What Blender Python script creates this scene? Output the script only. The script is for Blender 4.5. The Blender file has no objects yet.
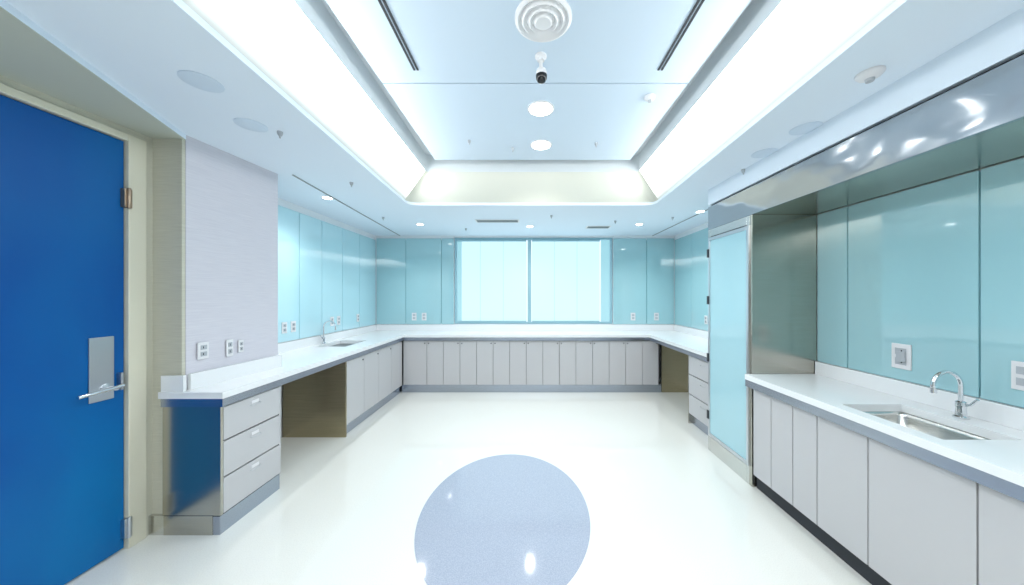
import bpy, bmesh, math
from mathutils import Vector
S=bpy.context.scene
S.view_settings.view_transform='Standard'
S.view_settings.look='None'
S.view_settings.exposure=0.45
F=320.0
# ---------------------------------------------------------------- materials
def mat(name,col,rough=0.5,metal=0.0,emis=None,estr=0.0,coat=0.0,spec=0.5,noise=None,bump=None):
    m=bpy.data.materials.new(name); m.use_nodes=True
    nt=m.node_tree; b=nt.nodes['Principled BSDF']
    b.inputs['Base Color'].default_value=(*col,1); b.inputs['Roughness'].default_value=rough
    b.inputs['Metallic'].default_value=metal; b.inputs['Coat Weight'].default_value=coat
    b.inputs['Coat Roughness'].default_value=0.05
    b.inputs['Specular IOR Level'].default_value=spec
    if emis: 
        b.inputs['Emission Color'].default_value=(*emis,1); b.inputs['Emission Strength'].default_value=estr
    if noise or bump:
        tc=nt.nodes.new('ShaderNodeTexCoord')
    if noise: # (scale xyz, scale, col2, lo, hi)
        sc,s,c2,lo,hi=noise
        mp=nt.nodes.new('ShaderNodeMapping'); mp.inputs['Scale'].default_value=sc
        n=nt.nodes.new('ShaderNodeTexNoise'); n.inputs['Scale'].default_value=s; n.inputs['Detail'].default_value=3
        r=nt.nodes.new('ShaderNodeValToRGB'); r.color_ramp.elements[0].position=lo; r.color_ramp.elements[1].position=hi
        r.color_ramp.elements[0].color=(*col,1); r.color_ramp.elements[1].color=(*c2,1)
        nt.links.new(tc.outputs['Object'],mp.inputs[0]); nt.links.new(mp.outputs[0],n.inputs[0])
        nt.links.new(n.outputs[0],r.inputs[0]); nt.links.new(r.outputs[0],b.inputs['Base Color'])
    if bump: # (scale xyz, scale, strength, dist)
        sc,s,st,d=bump
        mp=nt.nodes.new('ShaderNodeMapping'); mp.inputs['Scale'].default_value=sc
        n=nt.nodes.new('ShaderNodeTexNoise'); n.inputs['Scale'].default_value=s
        bp=nt.nodes.new('ShaderNodeBump'); bp.inputs['Strength'].default_value=st; bp.inputs['Distance'].default_value=d
        nt.links.new(tc.outputs['Object'],mp.inputs[0]); nt.links.new(mp.outputs[0],n.inputs[0])
        nt.links.new(n.outputs[0],bp.inputs['Height']); nt.links.new(bp.outputs[0],b.inputs['Normal'])
    return m
M={}
M['floor']=mat('terrazzo_cream',(0.80,0.81,0.77),0.05,spec=0.6,coat=0.4,noise=((1,1,1),160,(0.73,0.74,0.71),0.45,0.75))
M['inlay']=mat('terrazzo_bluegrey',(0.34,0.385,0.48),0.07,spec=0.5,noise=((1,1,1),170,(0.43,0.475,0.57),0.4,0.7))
M['ceil']=mat('ceiling_paint',(0.78,0.87,0.97),0.7)
M['ceilp']=mat('ceiling_panel_paint',(0.64,0.75,0.87),0.6)
M['slot']=mat('slot_grey',(0.72,0.77,0.80),0.7)
M['vent']=mat('vent_grey',(0.25,0.28,0.30),0.6)
M['dark']=mat('dark_slot',(0.03,0.035,0.045),0.6)
M['wall']=mat('wallcovering_pale_grey',(0.61,0.60,0.67),0.7,noise=((1,1,60),8,(0.68,0.67,0.73),0.35,0.65))
M['beige']=mat('wallcovering_beige',(0.54,0.53,0.44),0.7,noise=((1,1,60),8,(0.62,0.61,0.51),0.35,0.65))
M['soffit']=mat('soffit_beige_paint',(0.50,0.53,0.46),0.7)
M['white']=mat('white_wall_paint',(0.84,0.88,0.92),0.6)
M['frame']=mat('door_frame_cream',(0.70,0.68,0.56),0.4)
M['door']=mat('door_blue',(0.0,0.065,0.30),0.4,spec=0.25,noise=((1,1,0.5),1.0,(0.0,0.15,0.41),0.35,0.7))
M['steel']=mat('stainless_brushed',(0.62,0.62,0.60),0.25,1.0,noise=((1,1,60),4,(0.68,0.68,0.66),0.3,0.7))
M['steelw']=mat('stainless_warm',(0.46,0.44,0.385),0.20,1.0,noise=((1,1,60),4,(0.52,0.50,0.44),0.3,0.7))
M['bronze']=mat('stainless_bronze',(0.38,0.33,0.21),0.25,0.95,noise=((1,1,60),4,(0.45,0.39,0.26),0.3,0.7))
M['steelb']=mat('stainless_polished',(0.44,0.47,0.50),0.13,1.0,bump=((1,1,1.5),1.8,0.45,0.07))
M['strip']=mat('edge_strip_steel',(0.42,0.46,0.53),0.26,1.0)
M['chrome']=mat('chrome',(0.75,0.77,0.8),0.08,1.0)
M['nickel']=mat('satin_nickel',(0.60,0.62,0.65),0.28,1.0)
M['hinge']=mat('hinge_bronze',(0.40,0.30,0.22),0.35,0.9)
M['lam']=mat('laminate_grey',(0.54,0.54,0.56),0.34)
M['carc']=mat('carcass_dark',(0.10,0.10,0.10),0.6)
M['quartz']=mat('quartz_white',(0.85,0.87,0.89),0.14)
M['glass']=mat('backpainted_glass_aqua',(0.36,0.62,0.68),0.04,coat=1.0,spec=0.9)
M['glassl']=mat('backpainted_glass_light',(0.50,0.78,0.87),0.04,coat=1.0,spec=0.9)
M['gdoor']=mat('frosted_glass_door',(0.40,0.66,0.74),0.12,coat=0.5)
M['seam']=mat('glass_joint',(0.12,0.34,0.40),0.4)
M['plast']=mat('white_plastic',(0.8,0.8,0.82),0.35)
M['grey']=mat('grey_plastic',(0.45,0.48,0.52),0.4)
M['black']=mat('black_dome',(0.01,0.01,0.012),0.12)
M['shade']=mat('backlit_shade',(0.16,0.20,0.21),0.8,emis=(0.60,0.90,1.0),estr=0.74)
M['shade3']=mat('backlit_shade_seam',(0.16,0.20,0.21),0.8,emis=(0.50,0.85,0.95),estr=0.62)
M['shade2']=mat('backlit_shade_edge',(0.2,0.25,0.26),0.8,emis=(0.38,0.80,0.92),estr=0.50)
M['alu']=mat('window_frame_aluminium',(0.32,0.54,0.62),0.4,0.3)
M['lamp']=mat('lamp_diffuser',(0.9,0.9,0.9),0.5,emis=(1,1,0.98),estr=9)
# cove face with hidden uplight put in as emission, stronger towards the top
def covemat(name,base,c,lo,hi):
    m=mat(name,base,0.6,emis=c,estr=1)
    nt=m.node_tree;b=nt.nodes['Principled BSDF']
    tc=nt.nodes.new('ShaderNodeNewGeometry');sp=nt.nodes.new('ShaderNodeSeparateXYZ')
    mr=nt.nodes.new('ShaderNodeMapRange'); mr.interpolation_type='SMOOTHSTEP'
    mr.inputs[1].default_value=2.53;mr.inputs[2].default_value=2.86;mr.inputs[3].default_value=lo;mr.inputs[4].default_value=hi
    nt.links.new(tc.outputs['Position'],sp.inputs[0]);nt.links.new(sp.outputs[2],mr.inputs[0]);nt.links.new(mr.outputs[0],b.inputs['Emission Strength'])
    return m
M['cove']=covemat('cove_face_glow',(0.62,0.64,0.62),(0.97,1.0,1.0),0.0,7.2)
M['coveb']=covemat('cove_end_glow',(0.60,0.61,0.54),(1.0,0.99,0.88),0.0,0.10)
# ---------------------------------------------------------------- helpers
def link(o,parent=None):
    S.collection.objects.link(o)
    if parent: o.parent=parent
    return o
def empty(name):
    e=bpy.data.objects.new(name,None); e.empty_display_size=0.1; return link(e)
def obj(name,bm,mats,parent=None,bevel=0,smooth=False):
    bmesh.ops.recalc_face_normals(bm,faces=bm.faces)
    me=bpy.data.meshes.new(name); bm.to_mesh(me); bm.free()
    for m in (mats if isinstance(mats,(list,tuple)) else [mats]): me.materials.append(M[m])
    if smooth:
        for p in me.polygons: p.use_smooth=True
    o=link(bpy.data.objects.new(name,me),parent)
    if bevel:
        md=o.modifiers.new('bevel','BEVEL'); md.width=bevel; md.segments=2; md.limit_method='ANGLE'
    return o
def addbox(bm,b,mi=0):
    x0,x1,y0,y1,z0,z1=b
    v=[bm.verts.new(p) for p in [(x0,y0,z0),(x1,y0,z0),(x1,y1,z0),(x0,y1,z0),(x0,y0,z1),(x1,y0,z1),(x1,y1,z1),(x0,y1,z1)]]
    for f in [(0,3,2,1),(4,5,6,7),(0,1,5,4),(1,2,6,5),(2,3,7,6),(3,0,4,7)]:
        bm.faces.new([v[i] for i in f]).material_index=mi
def boxes(name,bl,m,parent=None,bevel=0):
    bm=bmesh.new()
    for b in bl: addbox(bm,b)
    return obj(name,bm,m,parent,bevel)
def box(name,x0,x1,y0,y1,z0,z1,m,parent=None,bevel=0): return boxes(name,[(x0,x1,y0,y1,z0,z1)],m,parent,bevel)
def prism(name,poly,z0,z1,m,parent=None,bevel=0):
    bm=bmesh.new()
    a=[bm.verts.new((x,y,z0)) for x,y in poly]; b=[bm.verts.new((x,y,z1)) for x,y in poly]
    bm.faces.new(a[::-1]); bm.faces.new(b); n=len(poly)
    for i in range(n): bm.faces.new([a[i],a[(i+1)%n],b[(i+1)%n],b[i]])
    return obj(name,bm,m,parent,bevel)
def lathe(name,prof,c,m,parent=None,axis='Z',seg=40):
    bm=bmesh.new(); rings=[]
    for r,h in prof:
        ring=[]
        for i in range(seg):
            t=2*math.pi*i/seg; u,v=r*math.cos(t),r*math.sin(t)
            p={'Z':(u,v,h),'X':(h,u,v),'Y':(u,h,v)}[axis]
            ring.append(bm.verts.new((c[0]+p[0],c[1]+p[1],c[2]+p[2])))
        rings.append(ring)
    for a,b in zip(rings,rings[1:]):
        for i in range(seg): bm.faces.new([a[i],a[(i+1)%seg],b[(i+1)%seg],b[i]])
    bm.faces.new(rings[0]); bm.faces.new(rings[-1])
    o=obj(name,bm,m,parent,0,True)
    md=o.modifiers.new('es','EDGE_SPLIT'); md.split_angle=math.radians(35)
    return o
def tube(name,pts,r,m,parent=None,smooth=True):
    cu=bpy.data.curves.new(name,'CURVE'); cu.dimensions='3D'; cu.bevel_depth=r; cu.bevel_resolution=5; cu.use_fill_caps=True
    sp=cu.splines.new('POLY'); sp.points.add(len(pts)-1)
    for p,q in zip(sp.points,pts): p.co=(*q,1)
    cu.materials.append(M[m]); return link(bpy.data.objects.new(name,cu),parent)
ZC=2.52; ZS=2.49; YB=5.5
# ---------------------------------------------------------------- shell
box('floor',-2.75,2.75,-3.0,5.65,-0.1,0,'floor')
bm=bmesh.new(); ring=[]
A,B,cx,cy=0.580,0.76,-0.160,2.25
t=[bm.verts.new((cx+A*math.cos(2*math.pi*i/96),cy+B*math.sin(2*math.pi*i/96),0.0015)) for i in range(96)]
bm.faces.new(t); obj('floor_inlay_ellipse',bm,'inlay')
# lower ceiling with tray opening
OL=[(-1.10,-1.5),(-1.36,3.64),(1.44,3.64),(1.18,-1.5)]      # opening at ZC
IL=[(-1.03,-1.42),(-1.135,3.564),(1.23,3.564),(1.12,-1.42)]  # top of cove
OUT=[(-2.75,-3.0),(-2.75,5.65),(2.75,5.65),(2.75,-3.0)]
def rnd(poly,rad,n=8):
    out=[]
    for i in range(4):
        p=Vector(poly[i]);a=Vector(poly[i-1]);b=Vector(poly[(i+1)%4])
        p0=p+(a-p).normalized()*rad;p1=p+(b-p).normalized()*rad
        for k in range(n+1):
            s=k/n; out.append(((1-s)**2)*p0+2*s*(1-s)*p+s*s*p1)
    return out
OR=rnd(OL,0.12); IR=rnd(IL,0.05)
bm=bmesh.new()
for i in range(4):
    seg=[OR[i*9+k] for k in range(9)]
    o=bm.verts.new((*OUT[i],ZC)); vs=[bm.verts.new((*p,ZC)) for p in seg]
    for k in range(8): bm.faces.new([o,vs[k],vs[k+1]])
    p=OR[(i*9+9)%36]; o2=bm.verts.new((*OUT[(i+1)%4],ZC))
    bm.faces.new([o,vs[8],bm.verts.new((*p,ZC)),o2])
bmesh.ops.remove_doubles(bm,verts=bm.verts,dist=1e-5)
obj('ceiling',bm,'ceil')
# cove
bm=bmesh.new(); n=36
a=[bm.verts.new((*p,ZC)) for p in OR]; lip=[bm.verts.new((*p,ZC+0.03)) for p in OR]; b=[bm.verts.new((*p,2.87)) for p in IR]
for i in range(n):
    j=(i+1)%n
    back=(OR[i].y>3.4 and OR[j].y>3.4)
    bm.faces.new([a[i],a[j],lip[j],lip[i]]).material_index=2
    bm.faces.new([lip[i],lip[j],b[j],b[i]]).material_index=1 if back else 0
obj('ceiling_cove_glow',bm,['cove','coveb','ceil'])  # sloped faces emit the glow themselves, in place of concealed uplights
# slot recess & upper ceiling
bm=bmesh.new()
a=[bm.verts.new((*p,2.87)) for p in IR]; b=[bm.verts.new((*p,3.06)) for p in IR]
for i in range(n): bm.faces.new([a[i],a[(i+1)%n],b[(i+1)%n],b[i]])
bm.faces.new(b); obj('ceiling_tray_recess',bm,'slot')
pe=empty('ceiling_tray_panel')
box('panel_back',-1.0,1.10,2.20,3.44,2.95,2.99,'ceilp',pe,0.004)
box('panel_middle',-1.0,1.10,0.4,2.19,2.95,2.99,'ceilp',pe,0.004)
box('panel_front',-1.0,1.10,-1.35,0.39,2.95,2.99,'ceilp',pe,0.004)
box('panel_hangers',-0.9,1.0,-1.2,3.3,2.99,3.055,'slot',pe)
for s,x in ((0,-0.72),(1,0.85)):
    e=empty('ceiling_slot_diffuser')
    box('slot_a',x-0.017,x-0.005,0.6,2.06,2.945,2.951,'dark',e); box('slot_b',x+0.005,x+0.017,0.6,2.06,2.945,2.951,'dark',e)
# walls
box('wall_back_sill',-2.75,2.65,YB,YB+0.12,0,1.0,'white'); box('wall_back_head',-2.75,2.65,YB,YB+0.12,2.49,ZC,'white')
box('wall_back_left',-2.75,-1.27,YB,YB+0.12,1.0,2.49,'white'); box('wall_back_right',1.46,2.65,YB,YB+0.12,1.0,2.49,'white')
box('wall_left',-2.75,-2.62,2.7,YB,0,ZC,'white')
box('wall_right_far',2.52,2.65,3.12,YB,0,ZC,'white')
box('wall_right',2.27,2.65,-3.0,3.12,0,ZC,'white')
box('wall_behind',-2.75,2.65,-3.12,-3.0,0,ZC,'white')
prism('wall_left_pier',[(-2.75,2.04),(-2.18,2.04),(-2.11,2.70),(-2.75,2.70)],0,ZC,'wall')
box('wall_pier_end',-2.37,-2.185,2.02,2.04,0,ZS,'beige')
# door wall
XD=-2.37
boxes('wall_left_door',[(-2.75,XD,-3.0,0.72,0,ZC),(-2.75,XD,1.98,2.04,0,ZC),(-2.75,XD,0.72,1.98,2.45,ZC)],'beige')
sp=[(XD,-3.0),(-1.79,-3.0),(-1.79,1.05),(-2.18,2.04),(XD,2.04)]
prism('ceiling_soffit_left',sp,ZS,ZC,'ceil')
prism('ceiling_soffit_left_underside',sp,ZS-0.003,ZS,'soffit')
# door
d=empty('door_1')
box('leaf',XD-0.06,XD-0.01,0.80,1.885,0.012,2.405,'door',d,0.003)
boxes('frame',[(XD-0.10,XD+0.012,1.89,1.98,0,2.45),(XD-0.10,XD+0.012,0.72,0.795,0,2.45),(XD-0.10,XD+0.012,0.795,1.89,2.41,2.45)],'frame',d,0.004)
for z in (2.07,0.13):
    box('hinge_leaf',XD-0.012,XD+0.016,1.868,1.905,z-0.055,z+0.055,'hinge' if z>1 else 'nickel',d,0.002)
    lathe('hinge_pin',[(0.008,-0.06),(0.010,-0.055),(0.010,0.055),(0.008,0.06)],(XD+0.018,1.887,z),'hinge' if z>1 else 'nickel',d,seg=16)
box('latch_plate',XD-0.01,XD-0.002,1.73,1.835,0.91,1.265,'nickel',d,0.003)
lathe('rose',[(0.026,0),(0.026,0.01),(0.012,0.014),(0.012,0.06)],(XD-0.002,1.80,0.975),'nickel',d,'X',24)
tube('lever',[(XD+0.055,1.83,0.985),(XD+0.06,1.78,0.98),(XD+0.06,1.70,0.975),(XD+0.055,1.645,0.97)],0.010,'chrome',d)
box('edge_keeper',XD-0.012,XD+0.02,1.85,1.862,0.95,1.05,'nickel',d,0.003)
box('baseboard_left',XD,-2.20,1.998,2.019,0,0.12,'steel')
# ---------------------------------------------------------------- window
w=empty('window_1'); X0,X1=-1.265,1.455; yw=YB
boxes('frame',[(X0,X1,yw+0.02,yw+0.09,1.005,1.035),(X0,X1,yw+0.02,yw+0.09,2.455,2.485),(X0,X0+0.04,yw+0.02,yw+0.09,1.035,2.455),(X1-0.04,X1,yw+0.02,yw+0.09,1.035,2.455),(-0.005,0.055,yw+0.02,yw+0.09,1.035,2.455)],'alu',w)
box('shade_left',X0+0.125,-0.03,yw+0.03,yw+0.034,1.04,2.45,'shade',w)
box('shade_left_edge',X0+0.045,X0+0.12,yw+0.03,yw+0.034,1.04,2.45,'shade2',w)
box('shade_right',0.07,1.235,yw+0.03,yw+0.034,1.04,2.45,'shade',w)
box('shade_side',1.26,X1-0.045,yw+0.03,yw+0.034,1.04,2.45,'shade2',w)
for i,(a,b) in enumerate(((X0+0.045,-0.03),(0.07,1.235))):
    for k in (1,2):
        x=a+(b-a)*k/3
        box('shade_seam',x-0.006,x+0.006,yw+0.026,yw+0.0295,1.04,2.45,'shade3',w)
    lathe('roller_tube',[(0.018,0),(0.018,b-a)],(a,yw+0.02,2.44),'alu',w,'X',16)
    box('hem_bar',a,b,yw+0.024,yw+0.036,1.035,1.055,'alu',w)
# ---------------------------------------------------------------- glass wall panels
GZ0,GZ1=1.0,2.44
def gpanels_y(name,x,ys,side,m,z0=GZ0,z1=GZ1):
    e=empty(name)
    for a,b in zip(ys,ys[1:]):
        x0,x1=sorted((x,x+side*0.012)); box('glass_panel',x0,x1,a+0.004,b-0.004,z0,z1,m,e,0.0015)
    x0,x1=sorted((x+side*0.0005,x+side*0.003)); box('joint_backing',x0,x1,ys[0]+0.01,ys[-1]-0.01,z0+0.01,z1-0.01,'seam',e)
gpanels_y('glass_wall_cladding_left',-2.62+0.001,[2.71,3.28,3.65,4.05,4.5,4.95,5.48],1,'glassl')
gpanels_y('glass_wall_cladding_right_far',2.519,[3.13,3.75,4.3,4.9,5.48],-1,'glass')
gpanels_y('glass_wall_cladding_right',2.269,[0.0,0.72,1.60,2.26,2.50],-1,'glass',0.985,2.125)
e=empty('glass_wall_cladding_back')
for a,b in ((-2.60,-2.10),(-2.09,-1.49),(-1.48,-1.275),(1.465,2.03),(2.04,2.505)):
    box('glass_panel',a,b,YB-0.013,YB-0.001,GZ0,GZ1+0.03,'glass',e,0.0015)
boxes('joint_backing',[(-2.59,-1.285,YB-0.003,YB-0.0005,GZ0+0.01,GZ1),(1.475,2.5,YB-0.003,YB-0.0005,GZ0+0.01,GZ1)],'seam',e)
# ---------------------------------------------------------------- cabinets
def fronts_x(e,x,side,ys,z0,z1,gap=0.003):
    for a,b in zip(ys,ys[1:]):
        x0,x1=sorted((x,x-side*0.018)); box('door_front',x0,x1,a+gap,b-gap,z0,z1,'lam',e,0.0015)
def lockx(e,x,side,y,z):
    lathe('cam_lock',[(0.009,0),(0.009,side*0.006)],(x,y,z),'dark',e,'X',12)
XL=-1.92
e=empty('drawer_base_cabinet')
box('carcass',-2.17,XL-0.02,2.05,2.47,0.12,0.80,'carc',e)
box('side_panel',-2.17,XL-0.001,2.471,2.485,0.12,0.80,'lam',e)
box('end_panel',-2.285,XL-0.001,2.0,2.018,0.12,0.80,'steelw',e,0.001)
box('toe_kick',-2.17,XL-0.05,2.03,2.49,0,0.12,'steel',e)
box('toe_end',-2.275,XL-0.05,1.997,2.018,0,0.12,'steelw',e)
box('toe_rail',XL-0.05,XL-0.005,2.0,2.48,0.0,0.115,'strip',e)
for z0,z1 in ((0.12,0.345),(0.35,0.575),(0.58,0.795)):
    box('drawer_front',XL-0.018,XL,2.02,2.47,z0+0.003,z1-0.003,'lam',e,0.0015)
    tube('pull',[(XL,2.21,z1-0.055),(XL+0.012,2.215,z1-0.06),(XL+0.012,2.285,z1-0.06),(XL,2.29,z1-0.055)],0.0022,'nickel',e)
    box('label',XL,XL+0.003,2.22,2.28,z1-0.05,z1-0.03,'plast',e)
e=empty('door_base_cabinet')
box('carcass',-2.60,XL-0.02,3.39,5.47,0.12,0.80,'carc',e)
box('end_panel',-2.60,XL-0.001,3.37,3.389,0.0,0.80,'bronze',e)
fronts_x(e,XL,1,[3.39,3.75,4.12,4.50,4.88],0.125,0.795)
for y in (3.72,4.09,4.47): lockx(e,XL,1,y,0.75)
box('toe_kick',-2.60,XL-0.04,3.392,5.47,0,0.118,'strip',e)
box('knee_space_panel',-2.61,-2.585,2.72,3.365,0.0,0.80,'lam')
YF=4.90
e=empty('door_base_cabinet')
box('carcass',XL+0.0,2.0,YF+0.02,5.48,0.12,0.80,'carc',e)
box('toe_kick',XL-0.02,2.05,YF+0.03,5.46,0.0,0.119,'strip',e)
xa,xb=XL+0.01,2.0
edges=[xa,xa+0.36]+[xa+0.36+(xb-0.25-xa-0.36)*i/13 for i in range(1,14)]+[xb]
for i,(a,b) in enumerate(zip(edges,edges[1:])):
    box('door_front',a+0.003,b-0.003,YF,YF+0.018,0.125,0.795,'lam',e,0.0015)
    xx=b-0.03 if i%2==0 else a+0.03
    lathe('cam_lock',[(0.009,-0.006),(0.009,0)],(xx,YF,0.76),'dark',e,'Y',12)
XR=1.88
e=empty('drawer_base_cabinet')
box('carcass',XR+0.02,2.50,3.13,3.74,0.12,0.80,'carc',e)
box('end_panel',XR,2.50,3.741,3.76,0.0,0.80,'steelw',e)
for z0,z1 in ((0.12,0.345),(0.35,0.575),(0.58,0.795)):
    box('drawer_front',XR,XR+0.018,3.13,3.74,z0+0.003,z1-0.003,'lam',e,0.0015)
    tube('pull',[(XR,3.38,z1-0.055),(XR-0.012,3.385,z1-0.06),(XR-0.012,3.47,z1-0.06),(XR,3.475,z1-0.055)],0.0022,'nickel',e)
box('toe_kick',XR+0.04,2.50,3.13,3.74,0,0.118,'strip',e)
box('corner_knee_panel',2.06,2.50,4.93,4.95,0,0.80,'bronze')
# U counter
T0,T1=0.855,0.895
e=empty('u_shaped_countertop')
XLF=-1.895; XRF=1.85; YFF=4.87
sx0,sx1,sy0,sy1=-2.50,-2.14,3.75,4.25
bm=bmesh.new()
for b in ((-2.295,XLF,1.985,2.018,T0,T1),(-2.175,XLF,2.018,2.06,T0,T1)): addbox(bm,b)
v0=[(-2.172,2.06),(XLF,2.06),(XLF,2.71),(-2.103,2.71)]
a=[bm.verts.new((x,y,T0)) for x,y in v0];b=[bm.verts.new((x,y,T1)) for x,y in v0]
bm.faces.new(a);bm.faces.new(b)
for i in range(4): bm.faces.new([a[i],a[(i+1)%4],b[(i+1)%4],b[i]])
for b in ((-2.605,XLF,2.71,sy0,T0,T1),(-2.605,sx0,sy0,sy1,T0,T1),(sx1,XLF,sy0,sy1,T0,T1),(-2.605,XLF,sy1,YFF,T0,T1),(-2.605,2.505,YFF,5.485,T0,T1),(XRF,2.505,3.125,YFF,T0,T1)): addbox(bm,b)
obj('top',bm,'quartz',e)
bm=bmesh.new()
v0=[(-2.176,2.045),(-2.155,2.045),(-2.087,2.71),(-2.107,2.71)]
a=[bm.verts.new((x,y,T1)) for x,y in v0];b=[bm.verts.new((x,y,0.995)) for x,y in v0]
bm.faces.new(a);bm.faces.new(b)
for i in range(4): bm.faces.new([a[i],a[(i+1)%4],b[(i+1)%4],b[i]])
for b in ((-2.295,-2.155,2.0,2.018,T1,0.995),(-2.605,-2.585,2.71,5.465,T1,0.995),(-2.605,2.505,5.465,5.485,T1,0.995),(2.485,2.505,3.125,5.465,T1,0.995)): addbox(bm,b)
obj('upstand',bm,'quartz',e)
boxes('edge_strip',[(-2.285,XLF-0.005,1.99,1.999,0.803,T0),(XLF-0.02,XLF-0.008,2.0,YFF,0.803,T0),(XLF,XRF,YFF+0.008,YFF+0.02,0.803,T0),(XRF+0.008,XRF+0.02,3.125,YFF,0.803,T0)],'strip',e)
def basin(name,x0,x1,y0,y1,zt,dp,parent,m='steel'):
    bm=bmesh.new(); 
    def ringp(ins,z,r=0.04):
        P=rnd([(x0+ins,y0+ins),(x0+ins,y1-ins),(x1-ins,y1-ins),(x1-ins,y0+ins)],r,6)
        return [bm.verts.new((*p,z)) for p in P]
    R=[ringp(-0.012,zt,0.03),ringp(0.0,zt,0.03),ringp(0.004,zt-0.02),ringp(0.012,zt-dp+0.03),ringp(0.035,zt-dp)]
    for a,b in zip(R,R[1:]):
        for i in range(len(a)): bm.faces.new([a[i],a[(i+1)%len(a)],b[(i+1)%len(a)],b[i]])
    bm.faces.new(R[-1])
    o=obj(name,bm,m,parent,0,True)
    lathe(name+'_drain',[(0.03,0.001),(0.03,0.004),(0.012,0.002)],((x0+x1)/2,(y0+y1)/2,zt-dp),'chrome',parent,seg=20)
s=empty('undermount_sink'); basin('bowl',sx0,sx1,sy0,sy1,T0-0.001,0.05,s,'vent')
def faucet(x,y,z,dx,h=0.25,reach=0.16,sc=1.0):
    e=empty('gooseneck_faucet')
    lathe('base',[(0.028,0),(0.028,0.008),(0.02,0.014),(0.017,0.05),(0.019,0.055),(0.019,0.08),(0.012,0.085)],(x,y,z),'chrome',e,seg=24)
    pts=[(x,y,z+0.08)]; r=reach/2; top=z+h-r
    for i in range(15):
        t=math.pi*i/14*1.02; pts.append((x+dx*(r-r*math.cos(t)),y,top+r*math.sin(t)))
    pts.append((pts[-1][0]-dx*0.002,y,top-0.02)); tube('spout',pts,0.0095,'chrome',e)
    lathe('aerator',[(0.012,0),(0.012,0.025)],(pts[-1][0],y,top-0.035),'chrome',e,seg=16)
    tube('handle',[(x,y-0.018,z+0.067),(x,y-0.035,z+0.075),(x,y-0.06,z+0.11)],0.006,'chrome',e)
faucet(-2.545,3.98,T1+0.0005,1,0.28,0.15)
# ---------------------------------------------------------------- right sink run
e=empty('sink_base_cabinet')
XF=1.72
ys=[0.30,0.72,1.225,1.62,1.905,2.08,2.265,2.445]
box('carcass',XF+0.02,2.24,0.30,2.445,0.13,0.60,'carc',e)
box('carcass_rail',XF+0.019,XF+0.03,0.30,2.445,0.60,0.79,'carc',e)
fronts_x(e,XF,-1,ys,0.13,0.79)
box('toe_kick',XF+0.06,2.24,0.30,2.49,0,0.128,'dark',e)
R0,R1=0.845,0.885; xf=1.69
e=empty('sink_countertop')
hx0,hx1,hy0,hy1=1.765,2.10,1.36,1.80
boxes('top',[(xf,hx0,0.25,2.495,R0,R1),(hx1,2.265,0.25,2.495,R0,R1),(hx0,hx1,0.25,hy0,R0,R1),(hx0,hx1,hy1,2.495,R0,R1)],'quartz',e)
box('upstand',2.236,2.256,0.25,2.495,R1,0.983,'quartz',e,0.002)
box('edge_strip',xf+0.004,xf+0.016,0.25,2.495,0.792,R0,'strip',e)
s=empty('undermount_sink'); basin('bowl',hx0,hx1,hy0,hy1,R0-0.001,0.13,s,'steel')
faucet(2.165,1.60,R1+0.0005,-1,0.23,0.14)
# ---------------------------------------------------------------- tall unit + bulkhead
XT=1.75
e=empty('tall_stainless_cabinet')
box('side_panel',XT,2.256,2.50,2.53,0,2.129,'steelw',e,0.002)
box('body',XT+0.05,2.256,2.53,3.10,0.0,2.129,'steel',e)
boxes('face_frame',[(XT,XT+0.05,2.53,2.56,0,2.129),(XT,XT+0.05,3.07,3.11,0,2.129),(XT,XT+0.05,2.56,3.07,2.06,2.129),(XT,XT+0.05,2.56,3.07,0,0.14)],'steel',e,0.002)
boxes('door_frame',[(XT-0.012,XT+0.02,2.525,2.55,0.15,2.05),(XT-0.012,XT+0.02,3.065,3.09,0.15,2.05),(XT-0.012,XT+0.02,2.55,3.065,2.02,2.05),(XT-0.012,XT+0.02,2.55,3.065,0.15,0.18)],'nickel',e,0.002)
box('glass',XT-0.004,XT+0.01,2.55,3.065,0.18,2.02,'gdoor',e)
for z in (0.35,0.9,1.45,1.9): box('hinge',XT-0.02,XT-0.012,3.07,3.10,z-0.04,z+0.04,'dark',e,0.002)
b=empty('stainless_bulkhead')
box('fascia',XT,XT+0.02,-0.5,3.11,2.13,2.35,'steelb',b,0.002)
box('underside',XT+0.02,2.268,-0.5,3.11,2.13,2.15,'steelw',b)
box('reveal',XT+0.03,2.268,-0.5,3.11,2.352,2.368,'dark',b)
box('ceiling_bulkhead_right',XT+0.005,2.268,-0.5,3.115,2.37,ZC,'ceil')
# ---------------------------------------------------------------- outlets
def outlet(axis,p,w,h,side,m='plast',name='wall_outlet'):
    e=empty(name); x,y,z=p
    if axis=='x':
        x0,x1=sorted((x,x+side*0.008)); box('plate',x0,x1,y-w/2,y+w/2,z-h/2,z+h/2,m,e,0.002)
        x0,x1=sorted((x+side*0.008,x+side*0.011))
        for dz in (-h*0.2,h*0.2): 
            box('socket',x0,x1,y-w*0.28,y+w*0.28,z+dz-h*0.13,z+dz+h*0.13,'grey',e)
            box('slot',*sorted((x+side*0.011,x+side*0.0125)),y-w*0.1,y-w*0.04,z+dz-h*0.06,z+dz+h*0.06,'dark',e)
    else:
        box('plate',x-w/2,x+w/2,y-0.008,y,z-h/2,z+h/2,m,e,0.002)
        for dz in (-h*0.2,h*0.2): box('socket',x-w*0.28,x+w*0.28,y-0.011,y-0.008,z+dz-h*0.13,z+dz+h*0.13,'grey',e)
    return e
o=outlet('x',(2.256,1.93,1.13),0.10,0.15,-1); box('switch_rocker',2.235,2.245,1.90,1.945,1.10,1.16,'grey',o)
outlet('x',(2.256,1.45,1.13),0.08,0.13,-1)
px=lambda y:-2.18+0.07*(y-2.04)/0.66
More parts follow.
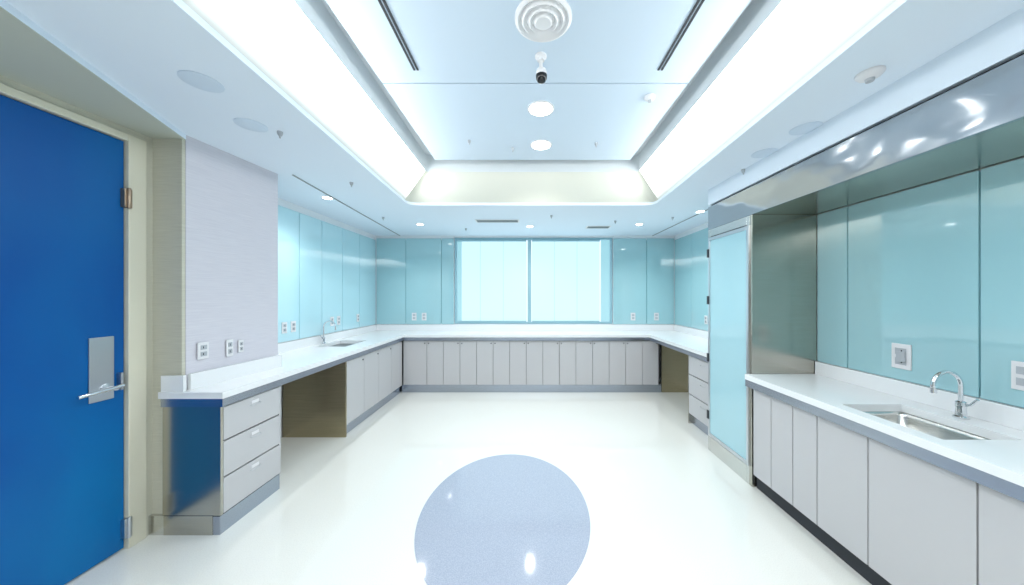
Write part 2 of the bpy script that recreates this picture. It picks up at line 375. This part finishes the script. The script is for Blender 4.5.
outlet('x',(px(2.13)+0.004,2.13,1.13),0.07,0.11,1); outlet('x',(px(2.30)+0.004,2.30,1.12),0.05,0.12,1)
outlet('x',(px(2.38)+0.004,2.38,1.12),0.04,0.09,1)
for y in (3.42,3.55,4.25,4.4,4.9): outlet('x',(-2.607,y,1.15),0.07,0.12,1)
for x in (-1.95,-1.78,1.80,2.2): outlet('y',(x,YB-0.013,1.13),0.08,0.13,1)
for y in (3.9,4.1,4.5): outlet('x',(2.507,y,1.15),0.07,0.12,-1)
# ---------------------------------------------------------------- ceiling fittings
ZP=2.95
lathe('round_air_diffuser',[(0.15,0),(0.15,-0.006),(0.135,-0.016),(0.12,-0.004),(0.105,-0.02),(0.09,-0.006),(0.072,-0.024),(0.058,-0.01),(0.04,-0.028),(0.015,-0.028)],(0.08,1.68,ZP),'plast')
e=empty('dome_security_camera')
lathe('mount',[(0.035,0),(0.035,-0.010),(0.022,-0.02),(0.022,-0.03)],(0.078,1.94,ZP),'plast',e)
tube('arm',[(0.078,1.94,ZP-0.025),(0.08,1.98,ZP-0.035),(0.085,2.02,ZP-0.04)],0.011,'plast',e)
lathe('head',[(0.030,0),(0.034,-0.015),(0.034,-0.035)],(0.085,2.02,ZP-0.03),'plast',e)
lathe('dome',[(0.036,0),(0.034,-0.022),(0.024,-0.038),(0.008,-0.045)],(0.085,2.02,ZP-0.065),'black',e)
def downlight(x,y,z,r=0.09,power=40,m='lamp'):
    e=empty('recessed_downlight')
    lathe('trim',[(r+0.015,0),(r+0.015,-0.004),(r,-0.006),(r,-0.002)],(x,y,z),'plast',e)
    lathe('lens',[(r-0.002,-0.003),(r-0.002,-0.0075),(r*0.5,-0.008)],(x,y,z),m,e)
    if power:
        l=bpy.data.lights.new('lamp','SPOT'); l.energy=power; l.spot_size=math.radians(140); l.spot_blend=0.8; l.shadow_soft_size=r*0.8; l.color=(1,0.98,0.94)
        o=link(bpy.data.objects.new('lamp',l),e); o.location=(x,y,z-0.03)
downlight(0.10,2.49,ZP); downlight(0.126,3.09,ZP); downlight(0.10,0.3,ZP,0.09,30); downlight(0.10,-0.8,ZP,0.09,30)
for x,y in ((-2.1,3.35),(-1.55,4.6),(0.03,4.75),(1.6,4.6),(2.1,3.9)): downlight(x,y,ZC,0.045,24)
for x,y in ((-1.5,0.2),(1.5,0.2),(-1.5,-1.2),(1.5,-1.2),(0.1,-2.2)): downlight(x,y,ZC,0.07,20)  # unseen downlights, added to brighten the door and right wall
for x,y in ((-1.56,1.53),(-1.66,1.92),(1.70,1.96),(1.7,2.3)):
    lathe('ceiling_speaker',[(0.08,0),(0.08,-0.003),(0.075,-0.005),(0.02,-0.005)],(x,y,ZC),'ceilp')
def small(name,x,y,z,m='plast',r=0.03):
    e=empty(name); lathe('base',[(r,0),(r,-0.008),(r*0.8,-0.02),(r*0.4,-0.028)],(x,y,z),m,e,seg=24)
    lathe('sensor',[(r*0.35,-0.028),(r*0.3,-0.04)],(x,y,z),'grey',e,seg=16)
small('smoke_detector',0.89,2.34,ZP,r=0.04); small('smoke_detector',1.57,1.47,ZC,r=0.05)
for x,y,z in ((-0.15,3.15,ZP),(-0.55,3.0,ZP),(0.65,3.05,ZP)): small('fire_sprinkler',x,y,z,'grey',0.015)
for x,y in ((-1.55,2.0),(-1.6,2.9),(1.75,2.6),(-1.9,4.2),(0.3,4.1),(-0.95,4.9),(1.9,4.2),(1.2,4.4)): small('fire_sprinkler',x,y,ZC,'grey',0.016)
for x,y,w_ in ((-0.42,4.40,0.28),(1.05,4.80,0.16)):
    e=empty('ceiling_air_vent'); box('frame',x-w_-0.02,x+w_+0.02,y-0.08,y+0.08,ZC-0.006,ZC-0.001,'plast',e)
    for k in range(5): box('blade',x-w_,x+w_,y-0.06+k*0.026,y-0.048+k*0.026,ZC-0.009,ZC-0.0061,'vent',e)
# ceiling reveals
prism('ceiling_reveal_trim',[(-2.0,2.71),(-1.985,2.71),(-2.19,5.49),(-2.205,5.49)],ZC-0.006,ZC-0.001,'vent')
box('ceiling_reveal_trim',2.13,2.145,3.13,5.49,ZC-0.006,ZC-0.001,'vent')
# ---------------------------------------------------------------- lighting
wd=bpy.data.worlds.new('world'); S.world=wd; wd.use_nodes=True
wd.node_tree.nodes['Background'].inputs[0].default_value=(0.7,0.85,1,1); wd.node_tree.nodes['Background'].inputs[1].default_value=1
# ---------------------------------------------------------------- camera
c=bpy.data.cameras.new('camera'); c.sensor_width=36; c.lens=F/1024*36; c.shift_x=-16/1024; c.shift_y=2.5/1024; c.clip_start=0.02
o=link(bpy.data.objects.new('camera',c)); o.location=(0,0,1.5); o.rotation_euler=(math.radians(90),0,0); S.camera=o
